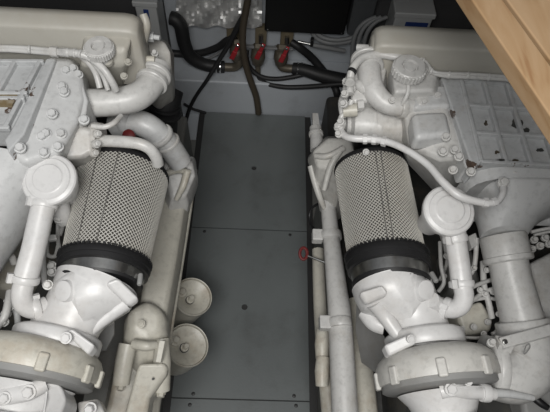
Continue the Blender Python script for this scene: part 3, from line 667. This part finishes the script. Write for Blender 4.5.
# inner casing
add('exhaust_casing', MB().rings([pts_of(r) for r in (
    [(166, 160, .52), (192, 158, .52), (197, 170, .48), (190, 190, .44), (160, 196, .46)],
    [(158, 205, .54), (184, 205, .52), (189, 215, .47), (184, 225, .40), (150, 226, .44)],
    [(146, 260, .54), (175, 262, .52), (181, 268, .47), (177, 278, .38), (138, 282, .42)],
    [(140, 312, .54), (166, 314, .52), (172, 320, .46), (166, 330, .36), (126, 334, .40)],
    [(118, 360, .50), (158, 362, .48), (166, 372, .44), (160, 384, .34), (108, 388, .38)],
    [(104, 420, .46), (150, 424, .44), (158, 432, .40), (150, 440, .32), (96, 444, .36)])]), CREAM, LE, .012, angle=30)
T('casing_edge', LE, CREAM, [(194, 170, .47), (187, 220, .46), (178, 275, .45), (170, 325, .43), (160, 385, .40)], [3.5, 3.5, 4, 4, 4], 12)
cb = add('casing_bracket', MB().rings([pts_of(r) for r in (
    [(164, 166, .60), (170, 158, .61), (192, 161, .60), (195, 176, .58), (185, 196, .56), (172, 200, .56)],
    [(158, 166, .57), (168, 153, .57), (195, 157, .57), (198, 178, .54), (188, 206, .52), (168, 214, .52)],
    [(156, 176, .48), (168, 160, .48), (196, 160, .48), (198, 186, .46), (186, 222, .44), (160, 228, .44)])]), WHITE, LE, .008)
T('bracket_web', cb, CREAM, [(166, 174, .61), (178, 170, .615), (190, 173, .60)], [3, 3.5, 3]); T('bracket_web', cb, CREAM, [(187, 172, .61), (183, 186, .595), (176, 200, .57)], [4, 3.5, 2.5])
for p in ((171, 157, .56), (191, 160, .57)): bolt(cb, P(*p), (0, -.3, 1), .009, .01)
add('casing_base', MB().prism([(-.38, -1.6, .40), (-.285, -1.6, .34), (-.265, -.55, .36), (-.38, -.55, .42)], (0, 0, -.36)), DIRTY, LE, .012)
add('filter_mount', MB().box((-.30, -1.14, .06), (-.225, -.90, .16)), CREAM, LE, .015)
# lower casting with its boss cylinders
lc = add('filter_head', MB().rings([pts_of(r) for r in (
    [(128, 306, .58), (150, 302, .58), (163, 312, .56), (163, 330, .55), (146, 340, .56), (130, 328, .57)],
    [(124, 316, .55), (150, 300, .55), (168, 314, .53), (170, 352, .50), (146, 362, .52), (124, 345, .54)],
    [(124, 325, .48), (150, 312, .48), (170, 325, .46), (172, 380, .42), (146, 392, .44), (120, 372, .46)])]), CREAM, LE, .018)
T('boss_cylinder', lc, CREAM, [(128, 344, .56), (124, 362, .55), (121, 384, .53)], [9, 9, 8.5], 18, False)
bolt(lc, P(121, 386, .535), (0, -1, .1), .012, .012, CREAM)
T('boss_cylinder', lc, CREAM, [(162, 338, .54), (162, 362, .52), (161, 390, .49)], [7, 9, 9], 18, False)
bolt(lc, P(161, 393, .49), (0, -1, .1), .012, .012, CREAM)
T('upper_rod', lc, CREAM, [(162, 341, .57), (158, 362, .56)], [5, 4.5], 6, False)
add('cover_plate', MB().prism(pts_of([(138, 363, .56), (166, 362, .55), (168, 372, .54), (150, 398, .52), (146, 420, .50), (122, 420, .51)]), (0, 0, -.06)), CREAM, lc, .012)
bolt(lc, P(153, 379, .548), (0, -.3, 1), .003, .003, GREASE); bolt(lc, P(141, 324, .585), (0, -.2, 1), .010, .006, CREAM)
T('shoulder', lc, CREAM, [(134, 344, .57), (146, 346, .58), (156, 345, .57)], [5, 5, 4])
bolt(lc, P(91, 408, .70), (0, -.4, 1), .012, .02, WHITE2)
add('lower_bracket', MB().prism(pts_of([(76, 402, .66), (98, 398, .66), (108, 420, .64), (80, 424, .64)]), (0, 0, -.04)), WHITE, LE, .006)
# two spin-on oil filters hanging over the floor plate
def oil_filter(c, rx):
    p = P(*c); n = V((.38, .03, .92)).normalized(); R = pr(p, rx)
    o = add('oil_filter', MB().lathe(p, -n, [(.060, R*.2), (.055, R*.9), (.004, R*.93), (-.002, R*.945), (-.003, R*.975), (.0, R*1.0), (.006, R*1.0), (.012, R*.96), (.02, R*.955), (.10, R*.945), (.13, R*.90), (.14, R*.6)], 48), CREAM, LE)
    add('domed_end', MB().lathe(p, -n, [(.036, R*.02), (.036, R*.2), (.034, R*.25), (.027, R*.34), (.020, R*.48), (.013, R*.64), (.007, R*.80), (.004, R*.90), (.010, R*.94)], 48, cap=False), CREAM, o)
    add('bolt_socket', MB().lathe(p-n*.035, n, [(0, R*.22), (.004, R*.22)], 20), GREASE, o)
    bolt(o, p-n*.031, n, .012, .030, CREAM)
    u = n.cross(V((0, 0, 1))).normalized(); v = u.cross(n)
    q = p+(CR*-.034+CU*.012); q = q-n*((q-p).dot(n)+.008)
    add('screw_pad', MB().lathe(q-n*.006, n, [(0, .015), (.008, .015), (.009, .012)], 20), CREAM, o)
    bolt(o, q+n*.002, n, .014, .014, CREAM, 'bleed_screw')
    return o
a = oil_filter((193, 296.5, .27), 20); a['label'] = 'oil filter nearer the bulkhead'
a = oil_filter((187.5, 345, .27), 22); a['label'] = 'oil filter nearer the viewer'
dp = add('dipstick', MB().tube(pts_of([(180.5, 229, .40), (181, 222, .40), (182, 214, .40)]), .0045, 8), BOXWHITE, LE)
p = P(182, 216, .41)
b = MB().tube([P(182+3.2*math.cos(a)+1.2*math.sin(a), 217+5.5*math.sin(a), .40) for a in (2*math.pi*k/16 for k in range(17))], .004, 8).tube(pts_of([(184, 214, .40), (187, 211, .405), (188, 209, .41)]), .0035, 8)
o = add('pull_loop', b, RED, dp); o['label'] = 'red pull loop'
# breather
breather(LE, (48.5, 179, .90), 27, .07, None, [(44, 203, .87), (39, 225, .855), (33, 252, .84), (25, 280, .825)], 11.5,
    [(26, 278, .826), (22, 292, .815), (24, 304, .80), (34, 309, .785), (46, 306, .775)], 10,
    [((44, 205, .868), (41, 220, .86), 13), ((25.5, 279, .826), (23, 290, .815), 13), ((36, 309, .782), (44, 307, .777), 12)])
T('breather_neck', LE, WHITE2, [(53, 196, .85), (47, 201, .86), (44, 207, .865)], [12, 12, 12], 18)
T('side_outlet', LE, WHITE2, [(58, 200, .84), (62, 214, .80), (63, 220, .78)], [10, 9, 8], 16)
bolt(LE, P(60, 217, .80), (0, -.4, 1), .014, .016)
for l, r_ in (([(14, 208, .80), (16, 216, .80), (28, 221, .79), (36, 220, .78)], 2.6), ([(50, 225, .72), (47, 245, .72), (48, 255, .71), (55, 256, .70), (58, 246, .70)], 2),
              ([(44, 236, .74), (43, 262, .73), (45, 285, .72)], 3), ([(58, 222, .70), (58, 240, .70), (60, 250, .70)], 2), ([(2, 256, .76), (10, 256, .76), (14, 262, .74)], 4), ([(70, 195, .70), (66, 215, .70), (60, 235, .70)], 2)):
    T('fuel_line', LE, WHITE, l, r_, 10)
add('tube_bracket', MB().prism(pts_of([(43, 235, .76), (56, 234, .76), (57, 239, .76), (44, 241, .76)]), (0, 0, -.01)), WHITE, LE, .002)
for p in ((23, 205, .82), (27, 210, .82), (25, 200, .82), (52, 266, .73), (52, 272, .73), (6, 314, .72), (10, 306, .72), (4, 322, .72), (48, 285, .79)): bolt(LE, P(*p), (.2, -.3, 1), .010, .014)
add('rocker_cover', MB().prism(pts_of([(8, 210, .66), (36, 216, .66), (28, 262, .64), (14, 290, .64), (-20, 285, .64)]), (0, 0, -.1)), CREAM, LE, .014)
T('injector_line', LE, WHITE, [(-6, 330, .72), (4, 318, .73), (8, 304, .73), (10, 292, .72)], 4, 10)
T('pump_tube', LE, GREYW, [(6, 300, .70), (16, 312, .70), (18, 325, .70)], 3, 10)
add('pump_block', MB().prism(pts_of([(48, 258, .62), (60, 262, .62), (60, 290, .62), (46, 288, .62)]), (0, 0, -.1)), DIRTY, LE, .006)

# ================================================================== BULKHEAD GEAR
BY = .10
def H(name, label, cat, material, l, rpx, group=None):
    """hose through (px, py, y) places"""
    ps = [PY(*p) for p in l]; rad = [pr(p, r) for p, r in zip(ps, rpx)] if hasattr(rpx, '__len__') else [pr(ps[0], rpx)]*len(ps)
    return tag(add(name, MB().tube(ps, rad, 14), material), label, cat, group)
# foil covered duct insulation
n, mrows = 34, 14; mb = MB(); g = []
for j in range(mrows):
    for i in range(n):
        px = 176+(262-176)*i/(n-1); py = -8+(27-(-8))*j/(mrows-1)+(1.5*math.sin(i*.7) if j == mrows-1 else 0)
        g.append(PY(px, py, .105+random.uniform(-.005, .005)+.012*math.sin(i*.5+j*.6)))
vs = g+[V((p.x, .154, p.z)) for p in g]; fs = []
for j in range(mrows-1):
    for i in range(n-1):
        a = j*n+i; fs += [(a, a+1, a+n+1, a+n)]; o_ = n*mrows; fs += [(o_+a, o_+a+1, o_+a+n+1, o_+a+n)]
per = [i for i in range(n)]+[j*n+n-1 for j in range(1, mrows)]+[(mrows-1)*n+i for i in range(n-2, -1, -1)]+[j*n for j in range(mrows-2, 0, -1)]
for k in range(len(per)):
    a, b_ = per[k], per[(k+1) % len(per)]; fs.append((a, b_, b_+n*mrows, a+n*mrows))
tag(add('foil_insulation', mb.add(vs, fs), FOIL, angle=20), 'crumpled silver foil insulation on the bulkhead, left of the black panel', 'insulation')
# black panel and grey cabinet
def wallbox(name, px0, px1, py, y0, y1, ztop, material, label, cat, bev=.004):
    a, b_ = PY(px0, py, y0), PY(px1, py, y0)
    r = root(name, ((a.x+b_.x)/2, y1, min(a.z, b_.z)))
    add('housing', MB().box((a.x, y0+.006, min(a.z, b_.z)), (b_.x, y1, ztop)), material, r, bev)
    add('front_panel', MB().box((a.x+.004, y0, min(a.z, b_.z)+.004), (b_.x-.004, y0+.006, ztop-.004)), material, r, .002)
    tag(r, label, cat); return r, a, b_
bp, a, b_ = wallbox('control_box', 264.5, 345, 32, .09, .154, .62, BLACKBOX, 'matt black flat panel box high on the bulkhead above the valves', 'box')
for x, z in ((a.x+.012, a.z+.012), (b_.x-.012, a.z+.012)): bolt(bp, (x, .09, z), (0, -1, 0), .003, .002, STEEL, 'screw')
wallbox('junction_cabinet', 347, 369, 36, .07, .154, .62, GREYBOX, 'narrow dark grey cabinet beside the black panel', 'cabinet')
# containers with blue labels
def container(px0, px1, py_top, y0, y1, lab, label, pyl):
    a, b_ = PY(px0, py_top, y0), PY(px1, py_top, y0); z1 = a.z
    r = root('plastic_container', ((a.x+b_.x)/2, (y0+y1)/2, .18))
    add('tub', MB().rings([[V((a.x+.006, y0+.004, .18)), V((b_.x-.006, y0+.004, .18)), V((b_.x-.006, y1, .18)), V((a.x+.006, y1, .18))], [V((a.x, y0, z1-.02)), V((b_.x, y0, z1-.02)), V((b_.x, y1, z1-.02)), V((a.x, y1, z1-.02))]]), BOXWHITE, r, .006)
    add('lid', MB().box((a.x-.006, y0-.005, z1-.022), (b_.x+.006, y1, z1)), BOXWHITE, r, .005)
    q0, q1 = PY(lab[0], lab[1], y0-.001), PY(lab[2], lab[3], y0-.001)
    add('label_sticker', MB().box((q0.x, y0-.0012, q1.z), (q1.x, y0+.012, q0.z)), LABELBLUE, r)
    tag(r, label, 'container', 'white plastic containers on the ledge')
container(397, 436, 12, .03, .15, (406, 22, 427, 27.5), 'white plastic container with blue label behind the right engine tank', 0)
container(133, 155, 1, .03, .15, (143, 9.5, 150, 19.5), 'white plastic container with blue label behind the left engine tank', 0)
# manifold bar and backing blocks
mr = root('valve_manifold', PY(275, 47, .10))
tag(mr, 'grey manifold bar with plywood backing blocks behind the red handled valves', 'manifold')
add('bar', MB().bar(PY(233, 45.5, .095), PY(293, 49, .095), .010, .016, (0, -1, 0)), GREYHOSE, mr, .003)
for x0, x1, y0, y1 in ((227, 241, 27, 44), (255, 267, 29, 46), (280, 294, 31, 48)):
    a, b_ = PY(x0, y1, .12), PY(x1, y0, .12)
    add('backing_block', MB().box((a.x, .12, a.z), (b_.x, .154, b_.z)), BLOCKW, mr, .002)
    add('stem', MB().tube([PY((x0+x1)/2, y0+6, .11), PY((x0+x1)/2, y1+4, .10)], .009, 10, False), STEEL, mr)
def valve(px, py, hx, hy, label, elbow=None):
    c = PY(px, py, .075); r = root('ball_valve', c)
    add('valve_body', MB().tube([c+V((0, .04, .035)), c+V((0, .02, .012)), c, c+V((.0, -.004, -.03))], [.019, .028, .030, .022], 16), BRASS, r)
    add('hex_collar', MB().lathe(c+V((0, .024, .018)), (0, .5, .4), [(0, .031), (.016, .031)], 6), BRASS, r)
    h0, h1 = PY(hx-3.5, hy+8, .045), PY(hx+4, hy-7, .035)
    hm = (h0+h1)/2
    add('lever_handle', MB().bar(h0, hm, .020, .007, (0, -1, .2)).bar(hm, h1, .015, .007, (0, -1, .35)), RED, r, .003)['label'] = 'red lever handle'
    bolt(r, PY(hx+2.5, hy-5, .03), (0, -1, .3), .006, .005, CHROME, 'nut')
    if elbow:
        ps = [PY(*p) for p in elbow[0]]; add('elbow', MB().tube(ps, elbow[1], 14), BRASS, r)
    tag(r, label, 'valve', 'red handled valves on the manifold'); return r
valve(237, 53, 235, 51, 'leftmost of three red handled brass valves, its elbow feeding a thick black hose', ([(238, 56, .07), (239, 63, .06), (234, 67, .06), (224, 67, .06)], .018))
valve(258, 57, 260, 51, 'middle of three red handled brass valves, just right of the brown hose', ([(258, 62, .07), (258, 70, .06), (258, 75, .055)], .011))
valve(281, 58, 284, 54, 'rightmost of three red handled brass valves, below the corner of black panel', ([(279, 61, .07), (282, 67, .06), (289, 68.5, .06), (295, 68.5, .06)], .017))
# hoses
h = H('rubber_hose', 'thick black hose curving from behind left engine to leftmost valve', 'hose', HOSE, [(171, 18, .075), (176, 20, .07), (181, 27, .065), (184, 42, .06), (190, 56, .055), (203, 64, .055), (216, 66.5, .055), (224, 67, .06)], [7, 7, 7, 6.8, 6.6, 6.2, 6, 6])
for px, m_ in ((216.5, CHROME), (220.5, CHROME)):
    p = PY(px, 66.7, .056); clamp(h, p, p+V((.1, 0, -.004)), pr(p, 6.3), .006, m_, lug=None)
h = H('rubber_hose', 'thick black hose from rightmost valve towards the right engine', 'hose', HOSE, [(293, 68.5, .06), (304, 70, .05), (320, 75, .035), (336, 79, .025), (352, 82, .02)], [5.8, 6.2, 6.8, 7.2, 7.2])
for px in (297, 301):
    p = PY(px, 69.2, .057); clamp(h, p, p+V((.1, 0, -.012)), pr(p, 6.5), .006, CHROME)
H('rubber_hose', 'medium black hose running left behind the thick hose to leftmost valve', 'hose', HOSE, [(171, 53, .135), (185, 54, .135), (203, 52.5, .13), (218, 47, .125), (226, 41, .12), (236, 36, .12)], [3.6]*6)
H('rubber_hose', 'thin black hose hanging diagonally across the ledge beside the left engine', 'hose', HOSE, [(246, 12, .06), (238, 26, .05), (229, 44, .04), (218, 62, .02), (207, 80, -.01), (196, 96, -.02), (189, 110, -.03), (186, 122, -.04)], [3, 3, 2.6, 2.2, 1.9, 1.8, 1.8, 1.8])
H('rubber_hose', 'brown hose hanging straight down in front of the valves to the floor plate', 'hose', BROWNHOSE, [(249, -8, .03), (246, 10, .02), (243, 28, .01), (243, 48, -.004), (246, 66, -.01), (251, 82, -.018), (256, 96, -.022), (258, 108, -.03), (258.5, 113, -.03)], [3.6, 3.6, 3.6, 3.4, 3.3, 3.3, 3.2, 3.2, 3.2])
H('rubber_hose', 'black hose looping from behind brown hose, upper of the two below valves', 'hose', HOSE, [(247, 50, .06), (247, 60, .04), (252, 70, .03), (262, 77, .02), (276, 79, .02), (292, 77, .03), (306, 74, .04), (318, 74, .045)], [2.3]*8)
H('rubber_hose', 'long black hose from the middle valve, lower of the two below valves', 'hose', HOSE, [(258, 75, .055), (260, 80, .03), (268, 84, .015), (284, 87, .0), (304, 87, -.006), (324, 85.5, -.014), (342, 84, -.02), (354, 85, -.02)], [2.2, 2.4, 2.5, 2.5, 2.5, 2.5, 2.5, 2.5])
H('rubber_hose', 'black hose slanting down from the rightmost valve past a cable tie', 'hose', HOSE, [(291, 42, .10), (300, 48, .09), (311, 57, .10), (320, 67, .09), (328, 77, .075), (336, 90, -.012), (338, 104, -.02), (338, 118, -.03)], [3.5, 4, 4, 4, 3.6, 3.6, 3.6, 3.6])
H('rubber_hose', 'grey hose drooping below the black panel, upper one', 'hose', GREYHOSE, [(314, 30, .12), (322, 37, .11), (336, 40, .10), (350, 38, .10), (357, 34, .10)], [2.2]*5)
H('rubber_hose', 'grey hose drooping below the black panel, lower one', 'hose', GREYHOSE, [(312, 32, .13), (318, 39, .12), (330, 43, .11), (346, 42, .10), (357, 38, .10)], [2.4]*5)
for px, k in ((352, 0), (357, 1), (363, 2)):
    H('rubber_hose', ('leftmost', 'middle', 'rightmost')[k]+' of three grey hoses bending down behind the right engine tank', 'hose', GREYHOSE, [(px+24, 17, .06), (px+13, 22, .05), (px+5, 31, .04), (px+1, 44, .03), (px, 62, .02)], [2.1]*5)
sr = root('gas_strut', PY(325, 48, .10)); tag(sr, 'slim grey strut lying against the bulkhead below the black panel', 'strut')
add('cylinder', MB().tube([PY(313, 45, .10), PY(345, 51, .10)], .009, 14, False), GREYHOSE, sr)
add('rod', MB().tube([PY(298, 41.5, .11), PY(313, 45, .10)], .005, 12, False), STEEL, sr)
add('end_clip', MB().obox(PY(312, 42, .10), (.012, 0, 0), (0, .02, 0), (0, 0, .035)), RUBBER, sr, .002)
H('electrical_cable', 'thin grey cable crossing the bulkhead under the medium black hose', 'cable', GREYHOSE, [(172, 57, .14), (195, 60, .13), (210, 58, .12), (224, 50, .11)], [1.2]*4)
H('electrical_cable', 'thin dark cable lying along the foot of the ledge left of the plates', 'cable', HOSE, [(184, 104, -.02), (193, 109, -.02), (206, 113, -.016)], [1.4]*3)

# ================================================================== HATCH PLANKS
zt = 1.305; TH = .024
A, B = P(454.5, 0, zt-TH), P(550, 147, zt-TH); d = (B-A).normalized(); nrm = V((-d.y, d.x, 0)); nrm = nrm if nrm.x > 0 else -nrm
A, B = A+V((0, 0, TH)), B+V((0, 0, TH))
C = P(505, 0, zt); w1 = (C-A).dot(nrm)
A0 = A-d*.45; L_ = 1.35
def plank(o0, wd, label):
    o = add('wooden_plank', MB().prism([o0, o0+d*L_, o0+d*L_+nrm*wd, o0+nrm*wd], (0, 0, -TH)), OAK, bevel=.0022)
    return tag(o, label, 'plank', 'oak planks along the hatch')
plank(A0, w1-.002, 'light oak plank at the upper right, inner one overhanging the right engine')
plank(A0+nrm*(w1+.003), .10, 'light oak plank in the top right corner, outer one behind the dark joint')
for o in list(bpy.data.objects):
    if '_org' in o: del o['_org']
